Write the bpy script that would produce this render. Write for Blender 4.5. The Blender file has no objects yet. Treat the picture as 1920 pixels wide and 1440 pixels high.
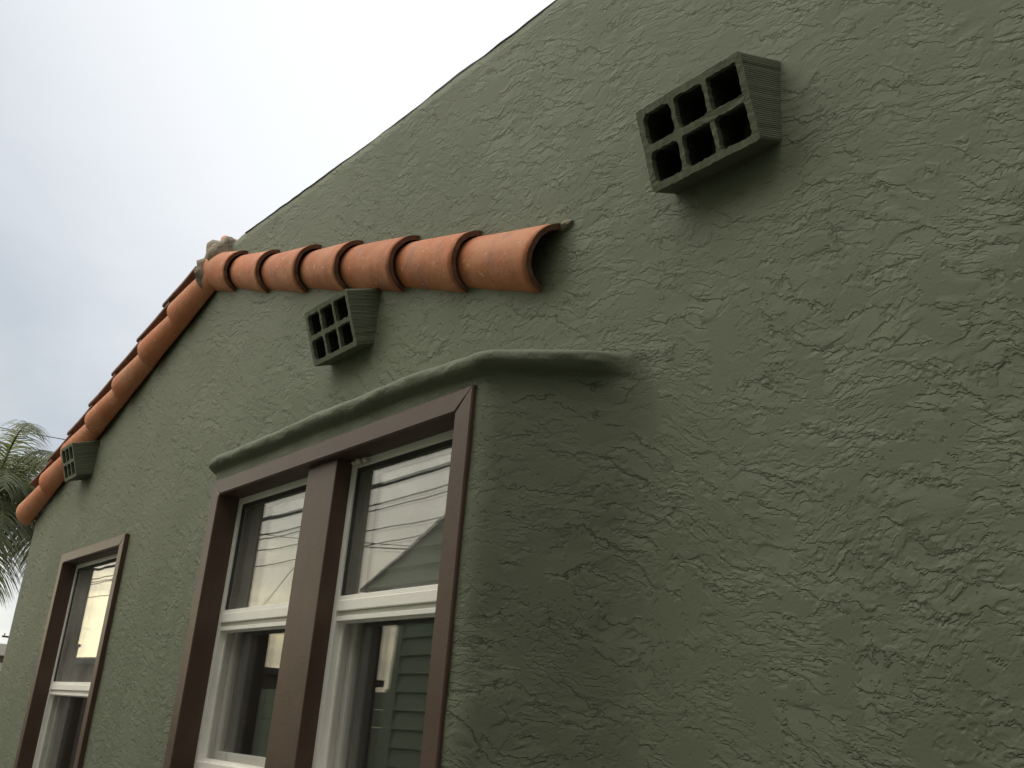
import bpy, bmesh, math, random
import numpy as np
from mathutils import Vector, Matrix, noise
R = math.radians
random.seed(7)
sc = bpy.context.scene
C = sc.collection

# ------------------------------------------------------------------ camera
cam_d = bpy.data.cameras.new("camera"); cam = bpy.data.objects.new("camera", cam_d); C.objects.link(cam)
cam_d.sensor_fit = 'HORIZONTAL'; cam_d.sensor_width = 36.0
cam_d.lens = 36.0 * 1891.3 / 1920.0
cam_d.clip_start = 0.05; cam_d.clip_end = 2000.0
pan, pit, rol = -0.93860051, 0.3390889, 0.0821317
fw = Vector((math.sin(pan)*math.cos(pit), math.cos(pan)*math.cos(pit), math.sin(pit)))
r0 = Vector((math.cos(pan), -math.sin(pan), 0)); u0 = r0.cross(fw)
rv = math.cos(rol)*r0 + math.sin(rol)*u0; uv = -math.sin(rol)*r0 + math.cos(rol)*u0
M = Matrix((rv, uv, -fw)).transposed().to_4x4(); M.translation = Vector((0, -1.4, 1.6))
cam.matrix_world = M
sc.camera = cam
sc.view_settings.view_transform = 'Standard'; sc.view_settings.look = 'None'
sc.view_settings.exposure = 0.09; sc.view_settings.gamma = 1.0

# ------------------------------------------------------------------ node helpers
class NT:
    def __init__(s, tree): s.t = tree; s.n = tree.nodes; s.l = tree.links
    def __call__(s, typ, ins=None, **props):
        nd = s.n.new(typ)
        for k, v in props.items(): setattr(nd, k, v)
        for k, v in (ins or {}).items(): s.set(nd.inputs[k], v)
        return nd
    def set(s, sock, v):
        if isinstance(v, bpy.types.Node): v = v.outputs[0]
        if isinstance(v, bpy.types.NodeSocket): s.l.new(v, sock)
        else: sock.default_value = v
    def math(s, op, a, b=0.0, c=0.0):
        nd = s.n.new('ShaderNodeMath'); nd.operation = op
        s.set(nd.inputs[0], a); s.set(nd.inputs[1], b)
        if op in ('MULTIPLY_ADD',): s.set(nd.inputs[2], c)
        return nd.outputs[0]
    def vmath(s, op, a, b=(0, 0, 0)):
        nd = s.n.new('ShaderNodeVectorMath'); nd.operation = op
        s.set(nd.inputs[0], a)
        if op == 'SCALE': s.set(nd.inputs['Scale'], b)
        else: s.set(nd.inputs[1], b)
        return nd.outputs['Value'] if op in ('DOT_PRODUCT', 'LENGTH') else nd.outputs[0]
    def ramp(s, v, a, b, x=0.0, y=1.0):
        nd = s.n.new('ShaderNodeMapRange'); nd.interpolation_type = 'SMOOTHSTEP'
        s.set(nd.inputs[0], v)
        for i, q in enumerate((a, b, x, y)): s.set(nd.inputs[1+i], q)
        return nd.outputs[0]
    def noise(s, vec, scale, detail=4, rough=0.55, dist=0.0, col=False):
        nd = s.n.new('ShaderNodeTexNoise')
        s.set(nd.inputs['Vector'], vec); nd.inputs['Scale'].default_value = scale
        nd.inputs['Detail'].default_value = detail; nd.inputs['Roughness'].default_value = rough
        nd.inputs['Distortion'].default_value = dist
        return nd.outputs[1] if col else nd.outputs[0]
    def mix(s, f, a, b):
        nd = s.n.new('ShaderNodeMix'); nd.data_type = 'RGBA'
        s.set(nd.inputs[0], f); s.set(nd.inputs[6], a); s.set(nd.inputs[7], b)
        return nd.outputs[2]

# ------------------------------------------------------------------ world: cloudy evening sky
SUN_AZ, SUN_EL = -128.0, 52.0            # azimuth from +Y towards +X
wd = bpy.data.worlds.new("World"); sc.world = wd; wd.use_nodes = True
w = NT(wd.node_tree); w.n.clear()
sky = w('ShaderNodeTexSky', sky_type='NISHITA', sun_disc=False)
sky.sun_elevation = R(SUN_EL); sky.sun_rotation = R(SUN_AZ)
nis = w.vmath('SCALE', sky.outputs[0], 0.06)
tc = w('ShaderNodeTexCoord'); dirn = w.vmath('NORMALIZE', tc.outputs['Generated'])
sep = w('ShaderNodeSeparateXYZ', {0: dirn})
def wdot(v):
    v = Vector(v).normalized(); return w.vmath('DOT_PRODUCT', dirn, tuple(v))
bright = w.ramp(wdot((-0.60, 0.42, 0.68)), 0.80, 0.995)          # thin bright overcast above the gable
cl = w.noise(w.vmath('MULTIPLY', dirn, (1.0, 1.0, 2.2)), 2.6, 5, 0.55, 0.4)
grey = w.mix(w.ramp(cl, 0.3, 0.72), (0.46, 0.505, 0.555, 1), (0.60, 0.635, 0.67, 1))
over = w.mix(bright, grey, (0.95, 0.965, 0.98, 1))
low = w.ramp(sep.outputs[2], 0.16, 0.03)                        # milky horizon
over = w.mix(w.math('MULTIPLY', low, 0.75), over, (0.80, 0.82, 0.80, 1))
side = w.ramp(sep.outputs[1], 0.0, -0.5)                        # the half of the sky the wall faces
front = w.mix(w.ramp(cl, 0.35, 0.65), (1.55, 1.5, 1.36, 1), (2.45, 2.35, 2.1, 1))
front = w.mix(w.ramp(sep.outputs[2], 0.50, 0.12), front, w.mix(w.ramp(cl, 0.35, 0.65), (0.92, 0.85, 0.68, 1), (1.35, 1.24, 0.97, 1)))
over = w.mix(side, over, front)
east = w.ramp(sep.outputs[0], 0.05, 0.6, 1.0, 0.42)           # unseen right side of the sky dimmed to darken what faces it
over = w.vmath('SCALE', w.vmath('SCALE', over, w.ramp(sep.outputs[2], 0.66, 0.95, 1.0, 2.2)), east)
band = w.noise(w.vmath('MULTIPLY', dirn, (2.5, 2.5, 34.0)), 1.0, 4, 0.6)
glow = w.math('MULTIPLY', w.ramp(wdot((-0.975, -0.21, 0.06)), 0.90, 1.0), w.ramp(band, 0.36, 0.60, 0.45, 1.0))
glowc = w.mix(w.ramp(sep.outputs[2], 0.19, 0.06), (1.1, 1.05, 0.86, 1), (2.5, 2.15, 1.35, 1))
over = w.mix(glow, over, glowc)
skyc = w.vmath('ADD', w.vmath('SCALE', over, 0.98), w.vmath('SCALE', nis, 0.15))
bg = w('ShaderNodeBackground', {'Color': skyc, 'Strength': 1.0})
wo = w('ShaderNodeOutputWorld', {0: bg})

sun_d = bpy.data.lights.new("sun", 'SUN'); sun = bpy.data.objects.new("sun", sun_d); C.objects.link(sun)
sun_d.energy = 0.7; sun_d.angle = R(40); sun_d.color = (1.0, 0.95, 0.86)
sd = Vector((math.sin(R(SUN_AZ))*math.cos(R(SUN_EL)), math.cos(R(SUN_AZ))*math.cos(R(SUN_EL)), math.sin(R(SUN_EL))))
sun.rotation_euler = sd.to_track_quat('Z', 'Y').to_euler()

# ------------------------------------------------------------------ materials
def mat(name):
    m = bpy.data.materials.new(name); m.use_nodes = True
    t = NT(m.node_tree); t.n.clear()
    return m, t
def finish(t, base, rough=0.8, h=None, spec=0.3, dist=1.0):
    b = t('ShaderNodeBsdfPrincipled', {'Base Color': base, 'Roughness': rough, 'Specular IOR Level': spec})
    if h is not None:
        t.set(b.inputs['Normal'], t('ShaderNodeBump', {'Height': h, 'Strength': 1.0, 'Distance': dist}).outputs[0])
    t('ShaderNodeOutputMaterial', {0: b.outputs[0]})
    return b

def stucco(name, calm=False):
    m, t = mat(name)
    P = t('ShaderNodeNewGeometry').outputs['Position']
    warp = t.vmath('SCALE', t.vmath('SUBTRACT', t.noise(P, 2.2, 2, 0.5, 0, True), (0.5, 0.5, 0.5)), 0.22)
    Q = t.vmath('ADD', P, warp)
    def ledges(scale, k, cz, cx, amp, mscale, m0, m1, det=6, rough=0.62, w0=0.08):
        # thin torn layers of plaster: flat treads with sharp ragged risers, fading to the flat coat where mk is 0
        q = t.vmath('MULTIPLY', Q, (0.8, 1.0, 1.2))
        lin = t.vmath('DOT_PRODUCT', Q, (cx, 0.0, cz))
        ph = t.math('MULTIPLY_ADD', t.noise(q, scale, det, rough), k, lin)
        lo = t.math('MULTIPLY_ADD', t.noise(q, scale, 1.5, rough), k, lin)
        mk = t.ramp(t.noise(P, mscale, 4, 0.6), m0, m1)
        # risers that look down or to the right stay sharp, the others are trowelled smooth
        e = 0.09/scale
        q2 = t.vmath('ADD', q, (-0.45*e, 0.0, 0.9*e))
        lo2 = t.math('MULTIPLY_ADD', t.noise(q2, scale, 1.5, rough), k, t.math('ADD', lin, (0.9*cz - 0.45*cx)*e))
        face = t.ramp(t.math('SUBTRACT', lo2, lo), -0.004*k, 0.03*k)
        mk = t.math('MULTIPLY', mk, face)
        st = t.math('MINIMUM', t.math('DIVIDE', t.math('FRACT', ph), w0), 1.0)
        st = t.math('SUBTRACT', t.math('ADD', t.math('FLOOR', ph), st), t.math('ADD', lo, 0.5))
        return t.math('MULTIPLY', t.math('MULTIPLY', st, mk), amp)
    h = ledges(6.0, 3.2, 11.0, 6.0, 0.0040, 9.0, 0.475, 0.535, 8, 0.66, 0.06)
    h = t.math('ADD', h, ledges(14.0, 2.6, 18.0, 9.0, 0.0031, 11.0, 0.485, 0.54, 6, 0.66, 0.085))
    h = t.math('ADD', h, ledges(34.0, 2.3, 34.0, 14.0, 0.0019, 8.0, 0.49, 0.54, 4, 0.66, 0.15))
    h = t.math('MULTIPLY', h, t.ramp(t.noise(P, 1.9, 3, 0.5), 0.34, 0.56, 0.45, 1.0))
    pits = t.ramp(t.noise(P, 60, 3, 0.6), 0.60, 0.66)
    h = t.math('SUBTRACT', h, t.math('MULTIPLY', t.math('MULTIPLY', pits, t.ramp(t.noise(P, 6, 3), 0.46, 0.6)), 0.0024))
    if calm: h = t.math('ADD', t.math('MULTIPLY', h, 0.4), t.math('MULTIPLY', t.noise(P, 55, 4, 0.65), 0.0035))
    h = t.math('ADD', h, t.math('MULTIPLY', t.noise(P, 3, 2, 0.5), 0.004))
    h = t.math('ADD', h, t.math('MULTIPLY', t.noise(P, 170, 3, 0.6), 0.0005))
    col = t.mix(t.ramp(t.noise(P, 1.7, 5, 0.6), 0.3, 0.7), (0.119, 0.131, 0.087, 1), (0.140, 0.152, 0.105, 1))
    finish(t, col, 0.72, h, 0.25)
    return m
M_st = stucco("green_stucco")
M_sm = stucco("smooth_green_stucco", True)

def simple(name, c1, c2, scale=8, rough=0.6, bump=0.0, bscale=80, spec=0.3):
    m, t = mat(name)
    P = t('ShaderNodeNewGeometry').outputs['Position']
    col = t.mix(t.ramp(t.noise(P, scale, 5, 0.6), 0.3, 0.7), (*c1, 1), (*c2, 1))
    h = t.math('MULTIPLY', t.noise(P, bscale, 4, 0.6), bump) if bump else None
    finish(t, col, rough, h, spec)
    return m
M_brown = simple("brown_paint", (0.074, 0.044, 0.031), (0.094, 0.058, 0.042), 5, 0.42, 0.0006, 150, 0.32)
M_vinyl = simple("white_vinyl", (0.82, 0.785, 0.735), (0.87, 0.84, 0.79), 9, 0.35, 0.0002, 60, 0.4)
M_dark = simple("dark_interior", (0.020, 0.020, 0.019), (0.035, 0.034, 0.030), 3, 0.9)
M_curt = simple("pale_curtain", (0.30, 0.29, 0.26), (0.36, 0.35, 0.31), 6, 0.9)
M_mort = simple("mortar", (0.20, 0.165, 0.125), (0.34, 0.285, 0.225), 14, 0.95, 0.012, 40)
M_lap = simple("lap_siding_green", (0.40, 0.45, 0.28), (0.44, 0.495, 0.31), 2, 0.6, 0.0008, 60)
M_trim = simple("cream_trim", (0.76, 0.72, 0.63), (0.82, 0.78, 0.69), 3, 0.6)
M_roof = simple("grey_shingle", (0.09, 0.085, 0.08), (0.14, 0.13, 0.12), 20, 0.9, 0.004, 50)
M_tan = simple("tan_wall", (0.20, 0.155, 0.115), (0.27, 0.215, 0.165), 4, 0.8, 0.002, 60)
M_metal = simple("dull_metal", (0.10, 0.10, 0.10), (0.16, 0.155, 0.15), 12, 0.5)
M_wire = simple("cable_black", (0.012, 0.012, 0.013), (0.02, 0.02, 0.02), 3, 0.6)
M_wood = simple("weathered_pole", (0.07, 0.05, 0.035), (0.12, 0.09, 0.065), 12, 0.9, 0.004, 40)
M_egg = simple("pale_silk", (0.45, 0.42, 0.36), (0.6, 0.57, 0.5), 60, 0.9)
M_ground = simple("packed_ground", (0.07, 0.063, 0.052), (0.12, 0.11, 0.092), 2.5, 0.95, 0.01, 20)
M_path = simple("concrete", (0.15, 0.145, 0.13), (0.21, 0.20, 0.18), 3, 0.9, 0.002, 80)
M_trunk = simple("palm_trunk", (0.10, 0.085, 0.065), (0.17, 0.145, 0.115), 6, 0.9, 0.01, 20)
M_leaf = simple("palm_leaf", (0.085, 0.105, 0.045), (0.20, 0.21, 0.105), 3, 0.55, 0, 1, 0.4)
M_stem = simple("palm_stem", (0.13, 0.13, 0.06), (0.19, 0.18, 0.09), 5, 0.6)
M_felt = simple("roof_felt", (0.035, 0.033, 0.032), (0.06, 0.058, 0.055), 10, 0.9)

def terracotta():
    m, t = mat("terracotta")
    P = t('ShaderNodeNewGeometry').outputs['Position']
    rnd = t('ShaderNodeObjectInfo').outputs['Random']
    base = t.mix(rnd, (0.41, 0.145, 0.068, 1), (0.52, 0.182, 0.085, 1))
    c = t.mix(t.ramp(t.noise(P, 7, 5, 0.65), 0.38, 0.68), base, (0.50, 0.225, 0.125, 1))
    c = t.mix(t.math('MULTIPLY', t.ramp(t.noise(P, 11, 6, 0.7), 0.52, 0.70), 0.6), c, (0.30, 0.145, 0.10, 1))
    c = t.mix(t.math('MULTIPLY', t.ramp(t.noise(P, 40, 3, 0.6), 0.655, 0.70), 0.8), c, (0.62, 0.45, 0.33, 1))
    c = t.mix(t.math('MULTIPLY', t.ramp(t.noise(P, 90, 3, 0.6), 0.66, 0.74), 0.5), c, (0.12, 0.06, 0.045, 1))
    h = t.math('ADD', t.math('MULTIPLY', t.noise(P, 12, 4), 0.006), t.math('MULTIPLY', t.noise(P, 150, 3), 0.0006))
    finish(t, c, 0.75, h, 0.25)
    return m
M_tile = terracotta()
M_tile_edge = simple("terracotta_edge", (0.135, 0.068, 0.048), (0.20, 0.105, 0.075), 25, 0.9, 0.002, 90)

def block_mat():
    m, t = mat("painted_clay_block")
    ob = t('ShaderNodeTexCoord').outputs['Object']
    sp = t('ShaderNodeSeparateXYZ', {0: ob})
    P = t('ShaderNodeNewGeometry').outputs['Position']
    nrm = t('ShaderNodeSeparateXYZ', {0: t('ShaderNodeTexCoord').outputs['Normal']})
    sidef = t.math('GREATER_THAN', t.math('ABSOLUTE', nrm.outputs[0]), 0.9)
    z = t.math('ADD', sp.outputs[2], t.math('MULTIPLY', t.noise(P, 9, 2), 0.006))
    gr = t.math('ABSOLUTE', t.math('SINE', t.math('MULTIPLY', z, 700.0)))
    gr = t.math('MULTIPLY', t.math('MULTIPLY', gr, 0.0015), sidef)
    h = t.math('ADD', gr, t.math('MULTIPLY', t.noise(P, 90, 4, 0.65), 0.0022))
    h = t.math('ADD', h, t.math('MULTIPLY', t.noise(P, 22, 3, 0.6), 0.002))
    col = t.mix(t.ramp(t.noise(P, 12, 5, 0.6), 0.3, 0.7), (0.116, 0.128, 0.086, 1), (0.138, 0.148, 0.102, 1))
    finish(t, col, 0.75, h, 0.25)
    return m
M_block = block_mat()

M_hole_shade = simple("block_hole_shade", (0.022, 0.020, 0.019), (0.040, 0.034, 0.030), 20, 0.95)  # near-black colour paints in the shade deep inside the vent block holes
def glass(name, dust, tint):
    m, t = mat(name)
    P = t('ShaderNodeNewGeometry').outputs['Position']
    ge = t('ShaderNodeNewGeometry')
    cs = t.math('ABSOLUTE', t.vmath('DOT_PRODUCT', ge.outputs['Normal'], ge.outputs['Incoming']))
    fr = t.math('MULTIPLY_ADD', t.math('POWER', t.math('SUBTRACT', 1.0, cs), 5.0), 0.90, 0.095)
    g = t('ShaderNodeBsdfGlossy', {'Color': (1, 1, 1, 1), 'Roughness': 0.0})
    n = t.math('MULTIPLY', t.noise(P, 3.0, 1, 0.4), 0.0005)
    t.set(g.inputs['Normal'], t('ShaderNodeBump', {'Height': n, 'Strength': 1.0, 'Distance': 1.0}).outputs[0])
    tr = t('ShaderNodeBsdfTransparent', {'Color': (*tint, 1)})
    mx = t('ShaderNodeMixShader', {0: fr, 1: tr.outputs[0], 2: g.outputs[0]})
    if dust:
        d = t('ShaderNodeBsdfDiffuse', {'Color': (0.62, 0.60, 0.55, 1)})
        f = t.math('MULTIPLY', t.ramp(t.noise(P, 120, 3, 0.7), 0.25, 0.75, 0.6, 1.4), dust)
        f = t.math('MULTIPLY', f, t.ramp(t.noise(P, 4, 3, 0.6), 0.3, 0.7, 0.6, 1.3))
        mx = t('ShaderNodeMixShader', {0: f, 1: mx.outputs[0], 2: d.outputs[0]})
    t('ShaderNodeOutputMaterial', {0: mx.outputs[0]})
    return m
M_glass = glass("window_glass", 0.0, (0.96, 0.97, 0.96))
M_dusty = glass("dusty_window_glass", 0.10, (0.96, 0.97, 0.96))

def screen_mat():
    m, t = mat("insect_screen")
    P = t('ShaderNodeNewGeometry').outputs['Position']
    d = t('ShaderNodeBsdfDiffuse', {'Color': (0.035, 0.034, 0.032, 1)})
    tr = t('ShaderNodeBsdfTransparent')
    f = t.ramp(t.noise(t.vmath('MULTIPLY', P, (1, 1, 0.2)), 30, 3), 0.3, 0.7, 0.255, 0.265)
    mx = t('ShaderNodeMixShader', {0: f, 1: tr.outputs[0], 2: d.outputs[0]})
    t('ShaderNodeOutputMaterial', {0: mx.outputs[0]})
    return m
M_screen = screen_mat()

def leaf_mat():
    m, t = mat("palm_leaflet")
    P = t('ShaderNodeNewGeometry').outputs['Position']
    col = t.mix(t.ramp(t.noise(P, 3, 4), 0.3, 0.7), (0.085, 0.105, 0.050, 1), (0.20, 0.22, 0.12, 1))
    b = t('ShaderNodeBsdfPrincipled', {'Base Color': col, 'Roughness': 0.5})
    tr = t('ShaderNodeBsdfTranslucent', {'Color': t.mix(0.5, col, (0.30, 0.32, 0.12, 1))})
    t('ShaderNodeOutputMaterial', {0: t('ShaderNodeMixShader', {0: 0.45, 1: b.outputs[0], 2: tr.outputs[0]}).outputs[0]})
    return m
M_leaf = leaf_mat()

# ------------------------------------------------------------------ object helpers
def link(name, mesh, parent=None):
    o = bpy.data.objects.new(name, mesh); C.objects.link(o)
    if parent is not None:
        o.parent = parent
        o.matrix_parent_inverse = parent_world(parent).inverted()
    return o
def parent_world(p):
    m = p.matrix_basis.copy()
    if p.parent: m = parent_world(p.parent) @ p.matrix_parent_inverse @ m
    return m
def mesh_obj(name, verts, faces, m, parent=None, smooth=False, mats=None, fmat=None):
    me = bpy.data.meshes.new(name)
    me.from_pydata([tuple(v) for v in verts], [], faces)
    for q in (mats or [m]): me.materials.append(q)
    if fmat is not None: me.polygons.foreach_set('material_index', fmat)
    if smooth: me.polygons.foreach_set('use_smooth', [True]*len(me.polygons))
    me.update()
    return link(name, me, parent)
def bm_obj(name, bm, m, parent=None, smooth=False, mats=None):
    bmesh.ops.recalc_face_normals(bm, faces=bm.faces)
    me = bpy.data.meshes.new(name); bm.to_mesh(me); bm.free()
    for q in (mats or [m]): me.materials.append(q)
    if smooth: me.polygons.foreach_set('use_smooth', [True]*len(me.polygons))
    return link(name, me, parent)
def add_box(bm, a, b, bev=0.0):
    a, b = Vector(a), Vector(b)
    r = bmesh.ops.create_cube(bm, size=1.0)
    vs = r['verts']
    for v in vs:
        v.co = Vector(((a[i]+b[i])/2 + v.co[i]*(b[i]-a[i]) for i in range(3)))
    if bev:
        es = list({e for v in vs for e in v.link_edges})
        bmesh.ops.bevel(bm, geom=es, offset=bev, segments=2, affect='EDGES', profile=0.6)
def box_obj(name, a, b, m, parent=None, bev=0.0):
    bm = bmesh.new(); add_box(bm, a, b, bev); return bm_obj(name, bm, m, parent)
def tag(o, label, cat, group=None):
    o['label'] = label; o['category'] = cat
    if group: o['group'] = group
    return o
def empty(name, loc, label, cat, group=None):
    o = bpy.data.objects.new(name, None); C.objects.link(o); o.location = loc; o.empty_display_size = 0.2
    return tag(o, label, cat, group)
def tube(bm, pts, rad, seg=6):
    rings = []
    for i, p in enumerate(pts):
        p = Vector(p); a = Vector(pts[max(i-1, 0)]); b = Vector(pts[min(i+1, len(pts)-1)])
        d = (b-a).normalized(); s = d.cross(Vector((0, 0, 1)))
        if s.length < 1e-3: s = Vector((1, 0, 0))
        s.normalize(); u = s.cross(d)
        rr = rad[i] if isinstance(rad, (list, tuple)) else rad
        rings.append([bm.verts.new(p + rr*(math.cos(2*math.pi*k/seg)*s + math.sin(2*math.pi*k/seg)*u)) for k in range(seg)])
    for i in range(len(rings)-1):
        for k in range(seg):
            bm.faces.new((rings[i][k], rings[i][(k+1) % seg], rings[i+1][(k+1) % seg], rings[i+1][k]))
    bm.faces.new(rings[0]); bm.faces.new(rings[-1])
def nz(x, y, z, s=1.0): return noise.noise(Vector((x*s, y*s, z*s)))
def sstep(a, b, x):
    t = min(max((x-a)/(b-a), 0.0), 1.0); return t*t*(3-2*t)

# ------------------------------------------------------------------ ground
def structure(o): o['kind'] = 'structure'; return o
structure(mesh_obj("ground", [(-400, -400, 0), (400, -400, 0), (400, 400, 0), (-400, 400, 0)], [(0, 1, 2, 3)], M_ground))
structure(mesh_obj("path", [(-9, -3.0, 0.004), (4, -3.0, 0.004), (4, -0.6, 0.004), (-9, -0.6, 0.004)], [(0, 1, 2, 3)], M_path))

# ------------------------------------------------------------------ the green stucco house
house = empty("stucco_house", (-3.0, 0.0, 0.0),
              "olive green stucco house with terracotta barrel tiles and brown framed windows", "house")
RAKE = lambda x: 3.453 + 0.288*(x + 4.304)       # contact line of the left rake on the wall
def top_z(x):
    if x < -4.22: return RAKE(x) - 0.012
    pts = [(-4.22, 3.635), (-4.05, 3.650), (-2.87, 3.592), (-1.85, 3.573), (0, 3.56), (4, 3.54)]
    for (a, za), (b, zb) in zip(pts, pts[1:]):
        if x <= b:
            return za + (zb-za)*(x-a)/(b-a) + 0.003*nz(x, 1, 0, 3.0) + 0.0035*nz(x, 5, 0, 13.0)
    return 3.55

# wall plan path: left end wall, rounded corner, long face, flare at the right end
xs_break = [-5.85, -4.868, -3.22, -1.70, -4.22, -4.2199]
def wall_path():
    pts = []
    for y in np.linspace(6.0, 0.06, 14): pts.append((-6.88, y, 'side'))
    for a in np.linspace(0, math.pi/2, 7)[1:]: pts.append((-6.88 + 0.06*(1-math.cos(a)), 0.06 - 0.06*math.sin(a), 'c'))
    xs = sorted(set(list(np.round(np.arange(-6.79, 4.0, 0.035), 4)) + xs_break))
    pts += [(x, 0.0, 'f') for x in xs]
    return pts
WP = wall_path()
zs = sorted(set(list(np.round(np.arange(0.0, 2.66, 0.04), 4)) + [0.95, 2.315, 1.10, 2.30]))
verts, faces = [], []
NB = len(zs)
for (x, y, k) in WP:
    tz = top_z(max(x, -6.84))
    rows = [z for z in zs] + [2.66 + (tz-2.66)*q for q in np.linspace(0.02, 1, 26)]
    for j, z in enumerate(rows):
        o = 0.0
        if k == 'f':
            o = 0.0035*nz(x, 0, z, 2.3) + 0.002*nz(x, 3, z, 6.0)
            o += 0.22*sstep(-0.74, 0.1, x)**1.0 * sstep(2.5, 1.2, z)
        verts.append((x, y - o, z))
    yb = y + 0.22 if k != 'side' else y
    xb = x + (0.22 if k == 'side' else 0)
    verts.append((xb, yb, tz + 0.012)); verts.append((xb, yb, tz - 0.5))
NR = NB + 26 + 2
def in_hole(xa, xb, za, zb):
    for hx0, hx1, hz0, hz1 in ((-5.85, -4.868, 0.95, 2.315), (-3.22, -1.70, 1.10, 2.30)):
        if xa >= hx0-1e-6 and xb <= hx1+1e-6 and za >= hz0-1e-6 and zb <= hz1+1e-6: return True
    return False
for i in range(len(WP)-1):
    for j in range(NR-1):
        if j < NB-1 and WP[i][2] == 'f' and in_hole(WP[i][0], WP[i+1][0], zs[j], zs[j+1]): continue
        a = i*NR + j
        faces.append((a, a+NR, a+NR+1, a+1))
wall = mesh_obj("wall", verts, faces, M_st, house, smooth=True)
wall['label'] = "rough trowelled olive green stucco wall with flat parapet"

# dark felt lip peeking over the parapet
for xa, xb, hh in ((-4.02, 1.5, 0.0006),):
    bm = bmesh.new()
    n = 260; prev = None
    for k in range(n+1):
        x = xa + (xb-xa)*k/n; z = top_z(x)
        e = hh*(0.5 + 0.9*abs(nz(x, 2, 1, 7))) + 0.0055*sstep(-2.52, -2.46, x)*sstep(-2.22, -2.28, x)
        q = [bm.verts.new(p) for p in ((x, -0.002, z-0.003), (x, -0.002, z+e), (x, 0.2, z+e+0.016), (x, 0.2, z-0.004))]
        if prev:
            for s in range(4): bm.faces.new((prev[s], q[s], q[(s+1) % 4], prev[(s+1) % 4]))
        prev = q
    bm_obj("parapet_felt", bm, M_felt, house)

# shallow canted bay that carries the double window (swept plan x height)
BF = -0.225                                        # front face of the bay
def bay_plan():
    P = []
    def seg(a, b, n):
        for k in range(n): P.append((a[0]+(b[0]-a[0])*k/n, a[1]+(b[1]-a[1])*k/n))
    def arc(p0, pc, p1, n):                        # quadratic corner
        for k in range(n):
            t = k/n; P.append(tuple((1-t)**2*p0[i] + 2*t*(1-t)*pc[i] + t*t*p1[i] for i in range(2)))
    seg((-3.52, 0.03), (-3.29, -0.185), 16)
    arc((-3.29, -0.185), (-3.25, BF), (-3.20, BF), 6)
    xs = sorted(set(list(np.round(np.arange(-3.20, -1.755, 0.02), 4)) + [-3.145, -1.78]))
    P.extend([(x, BF) for x in xs])
    arc((-1.725, BF), (-1.690, BF), (-1.665, -0.201), 8)
    seg((-1.665, -0.201), (-1.500, -0.042), 16)
    arc((-1.500, -0.042), (-1.462, -0.006), (-1.420, 0.004), 9)
    seg((-1.420, 0.004), (-1.36, 0.022), 4)
    return P
BP = bay_plan()
def bay_normal(i):
    a = Vector(BP[max(i-1, 0)]); b = Vector(BP[min(i+1, len(BP)-1)]); d = (b-a).normalized()
    return Vector((d.y, -d.x)) if True else None
bzs = sorted(set(list(np.round(np.arange(0.0, 2.30, 0.03), 4)) + [1.44, 2.285])) + list(np.linspace(2.305, 2.43, 26))
# roof of the bay: runs back to the wall
caps = [0.06, 0.15, 0.25, 0.36, 0.48, 0.6, 0.72, 0.83, 0.92, 1.0, 1.03]
verts, faces = [], []
slen = [0]
for a, b in zip(BP, BP[1:]): slen.append(slen[-1] + math.dist(a, b))
for i, (x, y) in enumerate(BP):
    n = bay_normal(i)
    fade = min(1.0, sstep(-0.015, -0.075, y) ) if x > -2 else sstep(0.02, -0.1, y)
    k_ = sstep(-1.75, -1.66, x)
    zc, hh = 2.394 + 0.003*nz(x, 4, 0, 3) - 0.020*sstep(-2.1, -1.66, x), 0.026 + 0.004*nz(x, 9, 0, 5) + 0.001*k_
    ztop = zc + hh*0.97
    for z in bzs:
        z = min(z, ztop); q = 0.0
        if abs(z-zc) < hh: q = (0.029+0.012*k_)*(1-((z-zc)/hh)**2)**0.6*(1+0.22*nz(x, 1, 2, 9)+0.12*nz(x, z*3, 2, 22))
        q = q*(0.12+0.88*fade) + 0.003*nz(x, y, min(z, 2.34), 6) + 0.002*nz(x, 7+y, z, 16)
        if y > -0.012: q *= 0.15
        verts.append((x + n.x*q, y + n.y*q, z))
    for t in caps:
        f = math.sin(t*math.pi/2); z = ztop + (0.010 + 0.055*(1-math.cos(t*math.pi/2)))*sstep(-0.02, -0.2, y)*(1 if t > 0.01 else 0) + 0.004*t
        yy = y + (0.006 - y)*f if y < 0 else y + 0.01*f
        if t > 1: yy = max(y, 0) + 0.03
        verts.append((x, yy, z))
NR = len(bzs) + len(caps)
for i in range(len(BP)-1):
    for j in range(NR-1):
        x0, x1 = BP[i][0], BP[i+1][0]
        if j < len(bzs)-1 and BP[i][1] == BF and BP[i+1][1] == BF and x0 >= -3.1451 and x1 <= -1.7799 and bzs[j] >= 1.4399 and bzs[j+1] <= 2.2851: continue
        a = i*NR + j
        faces.append((a, a+NR, a+NR+1, a+1))
bay = mesh_obj("bay", verts, faces, M_st, house, smooth=True, mats=[M_st, M_sm], fmat=[1 if max(verts[v][2] for v in f) > 2.335 and min(verts[v][0] for v in f) < -1.47 else 0 for f in faces])
bay['label'] = "shallow canted stucco bay with rounded moulding over the double window"

# roof behind the left rake: corrugated barrel-tile field, one surface
verts, faces = [], []
nx, ny = 64, 120
for i in range(nx+1):
    x = -4.30 - 2.75*i/nx
    stp = ((-4.30 - x)/0.39) % 1.0
    for j in range(ny+1):
        y = 0.07 + 5.5*j/ny
        verts.append((x, y, RAKE(x) + 0.02 + 0.05*abs(math.sin(math.pi*(y-0.07)/0.22)) + 0.02*stp))
for i in range(nx):
    for j in range(ny):
        a = i*(ny+1)+j; faces.append((a, a+1, a+ny+2, a+ny+1))
mesh_obj("roof", verts, faces, M_tile, house, smooth=True)

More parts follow.
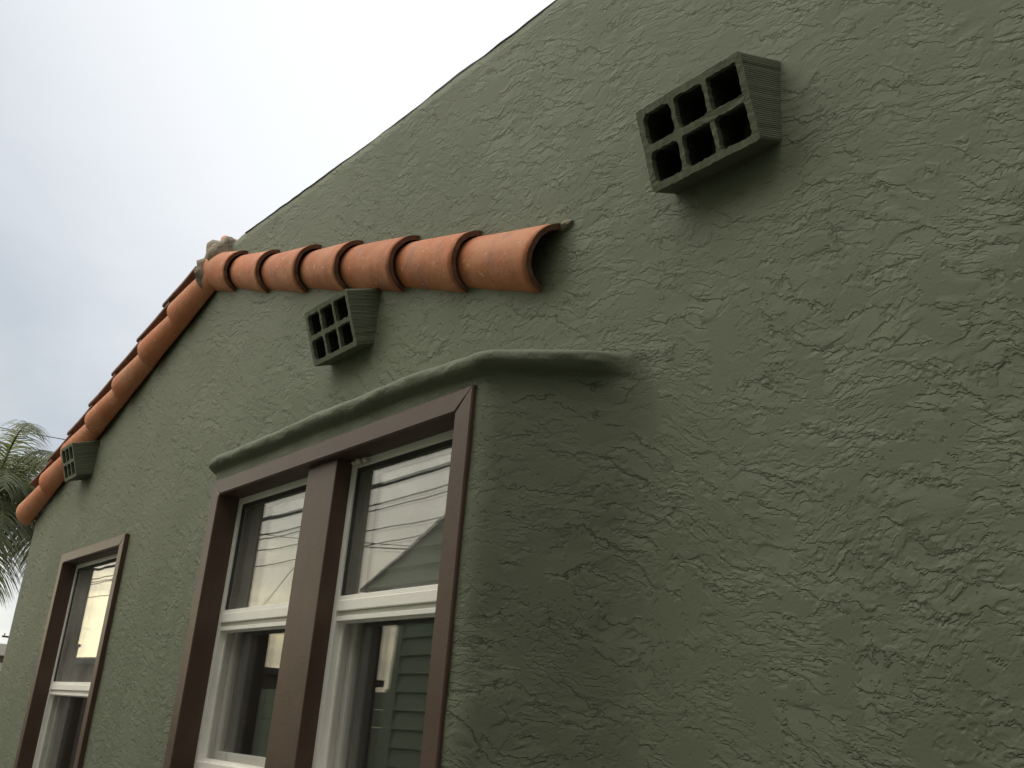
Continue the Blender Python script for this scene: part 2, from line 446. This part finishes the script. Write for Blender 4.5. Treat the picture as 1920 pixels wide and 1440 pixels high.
# terracotta barrel tiles -------------------------------------------------
def barrel(name, c0, c1, up, out, r0, r1, th=0.014, flat=1.0, parent=house, a0=-90, a1=90, seed=0):
    """half-barrel shell from c0 (upper end, radius r0) to c1 (lower end, radius r1)"""
    c0, c1, up, out = Vector(c0), Vector(c1), Vector(up), Vector(out)
    nl, na = 14, 26
    bm = bmesh.new(); O, I = [], []
    for i in range(nl+1):
        t = i/nl; c = c0.lerp(c1, t); r = r0 + (r1-r0)*t
        ro, ri = [], []
        for k in range(na+1):
            a = R(a0 + (a1-a0)*k/na)
            w = 1 + 0.022*nz(t*2+seed*3.1, a*1.3, seed) + 0.006*nz(t*9+seed, a*6, 3)
            e = (c1-c0).normalized()*(0.004*nz(a*3, seed*2.3, 1) if i in (0, nl) else 0)
            ro.append(bm.verts.new(c + e + (out*math.cos(a)*flat + up*math.sin(a))*r*w))
            ri.append(bm.verts.new(c + e + (out*math.cos(a)*flat + up*math.sin(a))*(r*w-th)))
        O.append(ro); I.append(ri)
    def quad(a, b, c, d, mi):
        f = bm.faces.new((a, b, c, d)); f.material_index = mi; f.smooth = (mi == 0)
    for i in range(nl):
        for k in range(na):
            quad(O[i][k], O[i+1][k], O[i+1][k+1], O[i][k+1], 0)
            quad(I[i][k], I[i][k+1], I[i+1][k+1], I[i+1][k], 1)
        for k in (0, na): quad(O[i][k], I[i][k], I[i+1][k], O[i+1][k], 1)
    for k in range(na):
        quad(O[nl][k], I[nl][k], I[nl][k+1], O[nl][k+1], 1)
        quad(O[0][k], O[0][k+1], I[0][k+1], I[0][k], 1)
    o = bm_obj(name, bm, None, parent, mats=[M_tile, M_tile_edge])
    return o
# right rake, lying against the wall: joints measured on the wall (lower rim x, lower rim z, upper rim x, upper rim z)
J = [(-4.36, 3.468, -4.30, 3.65), (-4.001, 3.348, -3.940, 3.530), (-3.621, 3.222, -3.575, 3.405), (-3.241, 3.105, -3.180, 3.283),
     (-2.905, 3.003, -2.840, 3.178), (-2.514, 2.876, -2.459, 3.055), (-2.157, 2.762, -2.109, 2.940), (-1.822, 2.655, -1.741, 2.822)]
for k in range(1, len(J)):
    xl, zl, xu, zu = J[k]
    c1 = Vector(((xl+xu)/2, 0.012, (zl+zu)/2)); up = Vector((xu-xl, 0, zu-zl)); r1 = up.length/2; up.normalize()
    pl = J[k-1]; d = (c1 - Vector(((pl[0]+pl[2])/2, 0.012, (pl[1]+pl[3])/2))); L = d.length; d.normalize()
    c0 = c1 - d*(L + (0.05 if k > 1 else 0.0)) + Vector((0, 0.017 if k > 1 else 0, 0))
    t = barrel("barrel_tile", c0, c1, up, (0, -1, 0), r1*(0.85 if k > 1 else 0.97), r1*(1.0 + 0.02*random.uniform(-1, 1)), 0.015, 0.98, seed=k)
# left rake
LX = [-4.22, -4.585, -4.94, -5.30, -5.69, -6.09, -6.48, -6.94]
A = Vector((-0.961, 0, -0.277)); UP = Vector((-0.277, 0, 0.961))
def rake_c(x, dy=0.0): return Vector((x, -0.016+dy, RAKE(x) + 0.030))
for k in range(1, len(LX)):
    c1 = rake_c(LX[k]) + Vector((0.0, random.uniform(-.004, .004), 0))
    c0 = rake_c(LX[k-1] + (0.05 if k > 1 else 0), 0.012)
    t = barrel("barrel_tile", c0, c1, UP, (0, -1, 0), 0.066, 0.0935, 0.013, 1.0, a0=-84, a1=100, seed=20+k)
# pan tiles of the roof field, their edges lapping over the rake
PX = [-4.74, -5.07, -5.42, -5.77, -6.12, -6.47, -6.80]
for k, x1 in enumerate(PX):
    x0 = x1 + 0.43 if k else x1 + 0.40
    bm = bmesh.new(); prev = None
    for s in range(13):
        t = s/12; x = x0 + (x1-x0)*t
        z = RAKE(x) + 0.116 + 0.044*t + 0.004*nz(x, k, 0, 4) - 0.006*math.sin(math.pi*t)
        row = []
        for q, yy in enumerate(np.linspace(-0.092, 0.11, 7)):
            dip = -0.028*math.sin(math.pi*q/6)
            row.append((bm.verts.new((x, yy, z+dip)), bm.verts.new((x, yy, z+dip-0.014))))
        if prev:
            for q in range(6):
                bm.faces.new((prev[q][0], row[q][0], row[q+1][0], prev[q+1][0]))
                bm.faces.new((prev[q][1], prev[q+1][1], row[q+1][1], row[q][1]))
            for q in (0, 6): bm.faces.new((prev[q][0], prev[q][1], row[q][1], row[q][0]))
        else:
            for q in range(6): bm.faces.new((row[q][0], row[q][1], row[q+1][1], row[q+1][0]))
        prev = row
    for q in range(6): bm.faces.new((prev[q][0], prev[q+1][0], prev[q+1][1], prev[q][1]))
    bm_obj("pan_tile", bm, M_tile_edge, house)
# mortar at the apex, at the lower right tip and under the last rake tile
def lump(name, c, s, seed, m=M_mort, sub=3, rough=0.35, parent=house):
    bm = bmesh.new(); bmesh.ops.create_icosphere(bm, subdivisions=sub, radius=1.0)
    for v in bm.verts:
        q = v.co.normalized()
        f = 1 + rough*nz(q.x+seed, q.y, q.z, 1.6) + rough*0.45*nz(q.x, q.y+seed, q.z, 4.5)
        v.co = Vector((c[0]+q.x*s[0]*f, c[1]+q.y*s[1]*f, c[2]+q.z*s[2]*f))
    return bm_obj(name, bm, m, parent, smooth=True)
lump("ridge_mortar", (-4.245, 0.0, 3.605), (0.095, 0.085, 0.085), 3)
lump("ridge_mortar", (-4.285, -0.035, 3.52), (0.030, 0.075, 0.075), 8)
lump("tile_mortar", (-1.738, -0.004, 2.814), (0.028, 0.010, 0.010), 5)
lump("tile_mortar", (-6.88, -0.03, 2.70), (0.045, 0.045, 0.045), 6)
# broken end of the ridge tile behind the mortar
barrel("ridge_tile", (-4.19, 0.05, 3.665), (-4.42, 0.05, 3.775), (0.43, 0, 0.90), (0, -1, 0), 0.020, 0.024, 0.012, 1.0, a0=-70, a1=110, seed=41)

# hollow clay vent blocks --------------------------------------------------
def vent_block(X0, X1, zt, prot, tilt, seed, label):
    """front face leans; local axes: x along the wall, y inwards, z up; origin at the top back edge on the wall"""
    rnd = random.Random(seed)
    W, H, D = X1-X0, 0.184, prot
    bm = bmesh.new()
    def rough_loop(pts, y, amp):
        return [bm.verts.new((p[0]+rnd.uniform(-amp, amp), y+rnd.uniform(-amp, amp)*0.5, p[1]+rnd.uniform(-amp, amp))) for p in pts]
    def rect(x0, x1, z0, z1, r, n=9):
        pts = []
        for cx, cz, a in ((x1-r, z1-r, 0), (x0+r, z1-r, 90), (x0+r, z0+r, 180), (x1-r, z0+r, 270)):
            for k in range(4): pts.append((cx+r*math.cos(R(a+30*k)), cz+r*math.sin(R(a+30*k))))
        out = []
        for a, b in zip(pts, pts[1:]+pts[:1]):
            L = math.dist(a, b); m_ = max(1, int(L/0.007))
            for k in range(m_): out.append((a[0]+(b[0]-a[0])*k/m_, a[1]+(b[1]-a[1])*k/m_))
        return out
    loops = []
    outer = rough_loop(rect(0, W, -H, 0, 0.006), -D, 0.0009)
    loops.append(outer)
    e, wv, wh = 0.0155, 0.0115, 0.0155
    cw = (W-2*e-2*wv)/3; ch = (H-2*e-wh)/2
    holes = []
    for r_ in range(2):
        for c_ in range(3):
            x0 = e + c_*(cw+wv); z1 = -e - r_*(ch+wh)
            holes.append(rough_loop(rect(x0, x0+cw, z1-ch, z1, rnd.uniform(0.005, 0.013)), -D, 0.0014))
    edges = []
    for lp in [outer]+holes:
        for a, b in zip(lp, lp[1:]+lp[:1]): edges.append(bm.edges.new((a, b)))
    bmesh.ops.triangle_fill(bm, edges=edges, use_beauty=True)
    def extrude(lp, ys, cap):
        prev = lp
        for y in ys:
            cur = [bm.verts.new((v.co.x + rnd.uniform(-1, 1)*0.0004, y, v.co.z)) for v in lp]
            for k in range(len(lp)):
                bm.faces.new((prev[k], prev[(k+1) % len(lp)], cur[(k+1) % len(lp)], cur[k]))
            prev = cur
        if cap: bm.faces.new(prev)
    extrude(outer, (-D+0.004, 0.10), True)
    nf = len(bm.faces)
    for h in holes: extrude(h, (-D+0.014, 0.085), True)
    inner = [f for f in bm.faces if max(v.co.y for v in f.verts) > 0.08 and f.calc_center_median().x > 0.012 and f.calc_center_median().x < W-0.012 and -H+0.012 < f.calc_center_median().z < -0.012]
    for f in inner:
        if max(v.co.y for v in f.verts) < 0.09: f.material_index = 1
    o = bm_obj("vent_block", bm, M_block, house, mats=[M_block, M_hole_shade])
    for p in o.data.polygons: p.use_smooth = False
    o.matrix_basis = Matrix.Identity(4)
    o.matrix_parent_inverse = parent_world(house).inverted() @ Matrix.Translation((X0, 0.0, zt)) @ Matrix.Rotation(R(tilt), 4, 'X')
    if label: o['label'] = label
    return o
vent_block(-1.370, -1.082, 2.944, 0.134, 19.5, 11, "largest hollow clay vent block near the top right")
vent_block(-2.955, -2.665, 2.942, 0.131, 20.5, 12, "hollow clay vent block tucked under the tile row")
vent_block(-5.945, -5.716, 2.992, 0.150, 19.0, 13, "small looking vent block at the far left below the rake")

# windows -------------------------------------------------------------------
def casing(x0, x1, z0, z1, w_, yf, yb, yin, name, parent):
    """mitred flat casing boards, front at yf, back at yb, with jamb reveal running in to yin"""
    bm = bmesh.new(); g = 0.0007; b = 0.003
    ix0, ix1, iz0, iz1 = x0+w_, x1-w_, z0+w_*0.82, z1-w_*0.82
    def board(front):                              # 4 outline points -> bevelled prism
        c = sum((Vector(p) for p in front), Vector((0, 0)))/4
        A_ = []
        for yy, ins in ((yf, b), (yf+b, 0.0), (yb, 0.0)):
            row = []
            for p in front:
                p = Vector(p); q = p + Vector((math.copysign(ins, c.x-p.x), math.copysign(ins, c.y-p.y)))
                row.append(bm.verts.new((q.x, yy, q.y)))
            A_.append(row)
        bm.faces.new(A_[0])
        for r_ in range(2):
            for k in range(4): bm.faces.new((A_[r_][k], A_[r_][(k+1) % 4], A_[r_+1][(k+1) % 4], A_[r_+1][k]))
    board([(x0+g, z1), (x1-g, z1), (ix1-g, iz1), (ix0+g, iz1)])
    board([(x0+g, z0), (x1-g, z0), (ix1-g, iz0), (ix0+g, iz0)])
    board([(x0, z0+g), (x0, z1-g), (ix0, iz1-g), (ix0, iz0+g)])
    board([(x1, z0+g), (x1, z1-g), (ix1, iz1-g), (ix1, iz0+g)])
    t_ = 0.02; ys = yf + 0.004
    add_box(bm, (ix0-t_, ys, iz0-t_), (ix0+0.001, yin+0.05, iz1+t_))
    add_box(bm, (ix1-0.001, ys, iz0-t_), (ix1+t_, yin+0.05, iz1+t_))
    add_box(bm, (ix0+0.001, ys, iz1-0.001), (ix1-0.001, yin+0.05, iz1+t_))
    add_box(bm, (ix0+0.001, ys, iz0-t_), (ix1-0.001, yin+0.05, iz0+0.001))
    o = bm_obj(name, bm, M_brown, parent)
    return o, (ix0+0.001, ix1-0.001, iz0+0.001, iz1-0.001)
def hung_unit(x0, x1, z0, z1, zr, y, parent):
    """white vinyl single-hung unit: fixed upper light, screened lower sash"""
    f = 0.021
    bm = bmesh.new()
    add_box(bm, (x0, y, z0), (x0+f, y+0.075, z1), 0.002); add_box(bm, (x1-f, y, z0), (x1, y+0.075, z1), 0.002)
    add_box(bm, (x0+f, y+0.001, z1-f), (x1-f, y+0.075, z1), 0.002); add_box(bm, (x0+f, y-0.004, z0), (x1-f, y+0.075, z0+f*1.2), 0.002)
    bm_obj("window_frame", bm, M_vinyl, parent)
    bm = bmesh.new()
    add_box(bm, (x0+f, y-0.003, zr-0.040), (x1-f, y+0.045, zr-0.012), 0.0025)
    add_box(bm, (x0+f, y+0.003, zr-0.0115), (x1-f, y+0.045, zr), 0.002)
    add_box(bm, (x0+f, y+0.006, zr-0.0505), (x1-f, y+0.045, zr-0.0405), 0.0015)
    add_box(bm, (x0+f, y+0.002, zr-0.064), (x1-f, y+0.040, zr-0.0515), 0.0015)
    bm_obj("meeting_rail", bm, M_vinyl, parent)
    # upper light
    bm = bmesh.new(); e = 0.010
    gx0, gx1, gz0, gz1 = x0+f, x1-f, zr, z1-f
    add_box(bm, (gx0, y+0.007, gz0), (gx0+e, y+0.04, gz1)); add_box(bm, (gx1-e, y+0.007, gz0), (gx1, y+0.04, gz1))
    add_box(bm, (gx0+e, y+0.007, gz1-e), (gx1-e, y+0.04, gz1))
    bm_obj("glazing_bead", bm, M_felt, parent)
    bm = bmesh.new(); add_box(bm, (gx0+0.004, y+0.011, gz0-0.005), (gx1-0.004, y+0.014, gz1-0.004)); bm_obj("pane", bm, M_dusty, parent)
    bm = bmesh.new(); add_box(bm, (gx0+0.004, y+0.025, gz0-0.005), (gx1-0.004, y+0.028, gz1-0.004))
    for v in bm.verts: v.co.y += 0.004*(v.co.z-gz0) + 0.003*(v.co.x-gx0)
    bm_obj("pane", bm, M_glass, parent)
    # lower sash, set further in
    s = 0.024; sx0, sx1, sz0, sz1 = x0+f, x1-f, z0+f*1.2, zr-0.03; ys = y+0.046
    bm = bmesh.new()
    add_box(bm, (sx0, ys, sz0), (sx0+s, ys+0.028, sz1), 0.002); add_box(bm, (sx1-s, ys, sz0), (sx1, ys+0.028, sz1), 0.002)
    add_box(bm, (sx0+s, ys, sz0), (sx1-s, ys+0.028, sz0+s*1.3), 0.002); add_box(bm, (sx0+s, ys, sz1-s), (sx1-s, ys+0.028, sz1), 0.002)
    add_box(bm, ((sx0+sx1)/2-0.18, ys-0.008, sz0+0.012), ((sx0+sx1)/2-0.165, ys+0.002, sz0+0.03))
    bm_obj("sash", bm, M_vinyl, parent)
    bm = bmesh.new(); add_box(bm, (sx0+s-0.004, ys+0.008, sz0+s), (sx1-s+0.004, ys+0.011, sz1-s+0.004)); bm_obj("pane", bm, M_glass, parent)
    bm = bmesh.new(); add_box(bm, (sx0+s-0.004, ys+0.019, sz0+s), (sx1-s+0.004, ys+0.022, sz1-s+0.004)); bm_obj("pane", bm, M_glass, parent)
    # insect screen in a thin white frame
    bm = bmesh.new(); q = 0.009; yq = y+0.020
    add_box(bm, (sx0, yq, sz0), (sx0+q, yq+0.01, sz1)); add_box(bm, (sx1-q, yq, sz0), (sx1, yq+0.01, sz1))
    add_box(bm, (sx0+q, yq, sz0), (sx1-q, yq+0.01, sz0+q)); add_box(bm, (sx0+q, yq, sz1-0.038), (sx1-q, yq+0.01, sz1-0.032))
    bm_obj("screen_frame", bm, M_vinyl, parent)
    mesh_obj("insect_screen", [(sx0+q, yq+0.005, sz0+q), (sx1-q, yq+0.005, sz0+q), (sx1-q, yq+0.005, sz1-0.032), (sx0+q, yq+0.005, sz1-0.032)], [(0, 1, 2, 3)], M_screen, parent)
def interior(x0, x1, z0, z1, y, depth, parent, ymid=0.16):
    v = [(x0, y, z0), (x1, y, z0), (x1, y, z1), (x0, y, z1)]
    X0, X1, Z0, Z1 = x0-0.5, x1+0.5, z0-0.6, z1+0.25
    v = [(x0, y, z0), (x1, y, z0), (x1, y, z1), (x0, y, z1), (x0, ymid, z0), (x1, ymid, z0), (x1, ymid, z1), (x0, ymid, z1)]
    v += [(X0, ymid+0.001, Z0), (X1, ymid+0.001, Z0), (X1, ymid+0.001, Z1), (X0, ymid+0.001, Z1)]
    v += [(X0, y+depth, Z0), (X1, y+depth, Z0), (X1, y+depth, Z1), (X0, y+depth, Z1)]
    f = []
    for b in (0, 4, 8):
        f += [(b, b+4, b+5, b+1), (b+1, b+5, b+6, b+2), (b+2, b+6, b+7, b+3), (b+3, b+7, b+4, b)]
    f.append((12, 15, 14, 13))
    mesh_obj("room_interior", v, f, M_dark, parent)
def curtain(x0, x1, z0, z1, y, parent):
    n = 60; v = []; f = []
    for k in range(n+1):
        x = x0+(x1-x0)*k/n
        yy = y + 0.018*math.sin(k*0.9) + 0.010*math.sin(k*2.3+1)
        v += [(x, yy, z0), (x, yy, z1), (x, yy+0.004, z1), (x, yy+0.004, z0)]
    for k in range(n):
        for s in range(4): f.append((4*k+s, 4*k+4+s, 4*k+4+(s+1) % 4, 4*k+(s+1) % 4))
    mesh_obj("curtain", v, f, M_curt, parent, smooth=True)

# double window on the bay
wn, (ix0, ix1, iz0, iz1) = casing(-3.202, -1.733, 1.395, 2.328, 0.062, -0.236, -0.215, -0.165, "window", house)
wn['label'] = "brown cased double window with a thick centre post"
MX0, MX1 = -2.552, -2.383
bm = bmesh.new(); add_box(bm, (MX0, -0.211, iz0), (MX1, -0.10, iz1), 0.003); bm_obj("mullion", bm, M_brown, wn)
hung_unit(ix0, MX0, iz0, iz1, 1.916, -0.165, wn)
hung_unit(MX1, ix1, iz0, iz1, 1.916, -0.165, wn)
interior(ix0, ix1, iz0, iz1, -0.085, 2.6, wn, 0.16)
# single window further along
wl, (lx0, lx1, lz0, lz1) = casing(-5.906, -4.812, 0.92, 2.368, 0.060, -0.022, 0.012, 0.052, "window", house)
wl['label'] = "narrow looking brown cased single window at the far left"
hung_unit(lx0, lx1, lz0, lz1, 1.706, 0.052, wl)
interior(lx0, lx1, lz0, lz1, 0.135, 2.4, wl)

# spider egg sacs tucked under the window head
for k, (x, y, z, s) in enumerate(((-2.352, -0.176, 2.264, 0.0075), (-2.322, -0.178, 2.263, 0.0105), (-2.290, -0.176, 2.263, 0.0095))):
    o = lump("egg_sac", (x, y, z), (s, s, s*0.9), 30+k, M_egg, 2, 0.2, parent=None)
    tag(o, ["smallest pale spider egg sac, next to the centre post", "middle pale spider egg sac under the window head",
            "right hand pale spider egg sac under the window head"][k], "egg sac", "spider egg sacs under the window head")

# ------------------------------------------------------------------ neighbour house (lap siding), seen in the panes
nb = empty("lap_sided_house", (-3.0, -3.6, 0.0), "green lap sided gable house mirrored in the double window panes", "house")
NY, NX0, NX1, EZ, SL = -3.62, -7.95, 6.0, 2.82, 0.418
ridge_x = (NX0+NX1)/2
EX0, EX1 = -8.53, NX1+0.58
def gable(x): return EZ + SL*(min(x-EX0, EX1-x))
bm = bmesh.new(); z = 0.25; EXP = 0.152
while z < gable(ridge_x):
    zt = z+EXP
    def span(zz):
        if zz < EZ-0.06: return NX0, NX1
        d = max(0, zz-EZ)/SL; return EX0+d, EX1-d
    a0, a1 = span(z+0.001); b0, b1 = span(min(zt-0.001, gable(ridge_x)-0.001))
    if z < EZ-0.06: b0, b1 = a0, a1
    zt2 = min(zt, gable(ridge_x))
    f = [bm.verts.new(p) for p in ((a0, NY+0.026, z), (a1, NY+0.026, z), (b1, NY+0.004, zt2), (b0, NY+0.004, zt2))]
    bm.faces.new(f)
    g = [bm.verts.new(p) for p in ((a0, NY-0.02, z-0.0005), (a1, NY-0.02, z-0.0005))]
    bm.faces.new((g[0], g[1], f[1], f[0]))
    z = zt
bm_obj("wall", bm, M_lap, nb)
bm = bmesh.new(); add_box(bm, (NX0, NY-6, 0.0), (NX1, NY-0.01, EZ)); bm_obj("rear_wall", bm, M_lap, nb)
for sgn in (1, -1):
    bm = bmesh.new()
    xe = EX0 if sgn == 1 else EX1
    v = []
    for y in (NY+0.045, NY-6.3):
        for dz in (-0.012, 0.012):
            v += [bm.verts.new((xe, y, EZ+dz)), bm.verts.new((ridge_x, y, gable(ridge_x)+dz))]
    for q in ((0, 1, 3, 2), (4, 6, 7, 5), (0, 4, 5, 1), (2, 3, 7, 6), (0, 2, 6, 4), (1, 5, 7, 3)): bm.faces.new([v[i] for i in q])
    bm_obj("roof", bm, M_roof, nb)
    box_obj("soffit", (min(xe, NX0 if sgn == 1 else NX1), NY-6, EZ-0.10), (max(xe, NX0 if sgn == 1 else NX1), NY+0.003, EZ-0.06), M_lap, nb)
bm = bmesh.new(); add_box(bm, (NX0-0.02, NY-0.02, 0.2), (NX0+0.1, NY+0.028, EZ)); bm_obj("corner_board", bm, M_lap, nb)
# board fence running on from the neighbour's corner
fn = empty("board_fence", (-10.5, -3.65, 0.0), "green horizontal board fence beside the lap sided house", "fence")
bm = bmesh.new(); z = 0.1
while z < 1.85:
    add_box(bm, (-13.5, -3.66, z), (-8.00, -3.64, z+0.148)); z += 0.152
bm_obj("boards", bm, M_lap, fn)
for x in (-13.4, -11.6, -9.8, -8.08):
    box_obj("post", (x-0.05, -3.77, 0), (x+0.05, -3.662, 1.95), M_lap, fn)
# low flat-roofed shed with a vent pipe
sh = empty("flat_roofed_shed", (-19, -4.6, 0.0), "dark flat roofed shed with a vent pipe mirrored in the far left pane", "shed")
box_obj("wall", (-48, -8.0, 0), (-16, -4.0, 2.30), M_tan, sh, 0.02)
box_obj("roof", (-48.2, -8.2, 2.303), (-15.8, -3.8, 2.42), M_roof, sh, 0.02)
bm = bmesh.new(); tube(bm, [(-22.4, -4.4, 2.40), (-22.4, -4.4, 2.72)], 0.05, 12); bm_obj("vent_pipe", bm, M_metal, sh)
bm = bmesh.new(); tube(bm, [(-22.4, -4.4, 2.721), (-22.4, -4.4, 2.78)], 0.075, 12); bm_obj("pipe_cap", bm, M_metal, sh)

# ------------------------------------------------------------------ far pale building at the lower left, pole, wires, palm
fb = empty("far_house", (-32, 4.0, 0.0), "small pale house with a cream fascia far behind at the lower left edge", "house")
box_obj("wall", (-38, -3.0, 0), (-31, 5.4, 2.70), M_tan, fb)
box_obj("fascia", (-38.2, -3.2, 2.703), (-30.8, 5.6, 3.02), M_trim, fb, 0.02)
box_obj("band", (-30.995, -2.9, 2.30), (-30.96, 5.3, 2.52), M_trim, fb, 0.005)
box_obj("base_wall", (-30.998, -2.8, 0.5), (-30.97, 5.2, 2.297), M_roof, fb)
pl = empty("utility_pole", (-90, 18.2, 0), "far wooden utility pole with a crossarm at the wall's left edge", "pole")
bm = bmesh.new(); tube(bm, [(-90, 18.2, 0), (-90, 18.2, 7.2)], [0.16, 0.11], 10); bm_obj("shaft", bm, M_wood, pl)
box_obj("crossarm", (-90.08, 16.6, 6.22), (-90.2, 19.8, 6.36), M_wood, pl, 0.01)
for y in (16.75, 17.4, 19.0, 19.65):
    bm = bmesh.new(); tube(bm, [(-90.14, y, 6.36), (-90.14, y, 6.43), (-90.14, y, 6.45), (-90.14, y, 6.53)], [0.03, 0.03, 0.07, 0.05], 8); bm_obj("insulator", bm, M_metal, pl)
def wire(p, q, sag, rad, label, group):
    bm = bmesh.new(); p, q = Vector(p), Vector(q); n = 40
    tube(bm, [p.lerp(q, k/n) - Vector((0, 0, sag*4*(k/n)*(1-k/n))) for k in range(n+1)], rad, 5)
    o = bm_obj("power_line", bm, M_wire, None, smooth=True)
    return tag(o, label, "wire", group)
wire((-41, -14, 10.7), (-39, 26, 11.9), 0.3, 0.016, "upper of the two thin power lines crossing the sky left of the palm", "power lines behind the palm")
wire((-41, -14, 10.2), (-39, 26, 11.3), 0.3, 0.012, "lower of the two thin power lines crossing the sky left of the palm", "power lines behind the palm")
G2 = "overhead lines mirrored in the panes"
for (p, q, sag, rad, lab) in (
    ((-60, -9, 7.2), (-2, -9, 6.9), 0.75, 0.050, "thick sagging cable mirrored across the top of the right upper pane"),
    ((-60, -9, 6.3), (-2, -9, 6.2), 0.45, 0.016, "thin line mirrored just under the thick cable"),
    ((-60, -9, 6.75), (-2, -9, 5.35), 0.35, 0.016, "dark line mirrored halfway down the right upper pane"),
    ((-60, -9.3, 6.9), (-2, -9.3, 6.6), 0.70, 0.020, "upper line of the pair mirrored in the left upper pane"),
    ((-24.6, -9.3, 6.10), (-8, -9.0, 3.9), 0.05, 0.012, "line slanting down to the neighbour across the left upper pane"),
    ((-60, -9.6, 6.2), (-2, -9.6, 5.6), 0.50, 0.016, "middle line mirrored in the left upper pane"),
    ((-24.8, -9, 3.3), (-19.5, -9, 6.1), 0.02, 0.010, "steep stay line mirrored at the foot of the left upper pane"),
    ((-30, -9, 4.75), (-17.5, -9, 3.7), 0.10, 0.014, "lowest line mirrored at the foot of the left upper pane"),
    ((-21, -9, 5.55), (-7.1, -3.9, 3.15), 0.08, 0.010, "service drop mirrored running to the neighbour's gable")):
    wire(p, q, sag, rad, lab, G2)

# queen palm with drooping feather fronds
palm = empty("palm_tree", (-18.0, 1.55, 0.0), "feathery palm with arching drooping fronds behind the house corner", "tree")
bm = bmesh.new()
tube(bm, [(-18 + 0.03*math.sin(k), 1.55 + 0.02*math.cos(k*1.7), 4.5*k/12) for k in range(13)], [0.19 - 0.006*k for k in range(13)], 12)
bm_obj("trunk", bm, M_trunk, palm, smooth=True)
rnd = random.Random(5)
def frond(az, el, L, droop, seed):
    r_ = random.Random(seed); bm = bmesh.new()
    pts = []; p = Vector((-18.0, 1.55, 4.45)); n = 22
    hd = Vector((math.cos(az), math.sin(az), 0)); side = Vector((-math.sin(az), math.cos(az), 0))
    for k in range(n+1):
        t = k/n; a = el - droop*t**1.5
        pts.append(p.copy()); p = p + (hd*math.cos(a) + Vector((0, 0, math.sin(a))))*L/n
    tube(bm, pts, [0.022*(1-k/n)+0.004 for k in range(n+1)], 5)
    nl = 74
    for k in range(nl):
        t = 0.14 + 0.86*k/nl; i = min(int(t*n), n-1); q = pts[i].lerp(pts[i+1], t*n-i)
        d = (pts[i+1]-pts[i]).normalized(); up = side.cross(d)
        for sg in (1, -1):
            ll = (0.62*math.sin(math.pi*min(1, 0.18+0.80*t))**0.7 + 0.05)*r_.uniform(0.8, 1.1)
            o = (side*sg*r_.uniform(0.55, 0.9) + d*r_.uniform(0.35, 0.6) + up*r_.uniform(-0.25, 0.35)).normalized()
            wd_ = r_.uniform(0.009, 0.014); wv = d.cross(o).normalized().cross(o).normalized()
            prev = None
            for s in range(5):
                u = s/4
                c = q + o*ll*u + Vector((0, 0, -1))*ll*(0.62*u*u)
                ww = wd_*(1-u)**0.6 + 0.001
                row = (bm.verts.new(c + wv*ww), bm.verts.new(c - wv*ww))
                if prev: bm.faces.new((prev[0], prev[1], row[1], row[0]))
                prev = row
    o = bm_obj("frond", bm, M_leaf, palm, mats=[M_leaf])
for k in range(32):
    az = k*2.39996 + rnd.uniform(-.2, .2); u = k/31
    frond(az, R(78 - 95*u) + rnd.uniform(-.1, .1), rnd.uniform(2.0, 2.5), R(rnd.uniform(105, 130) - 45*u), 100+k)
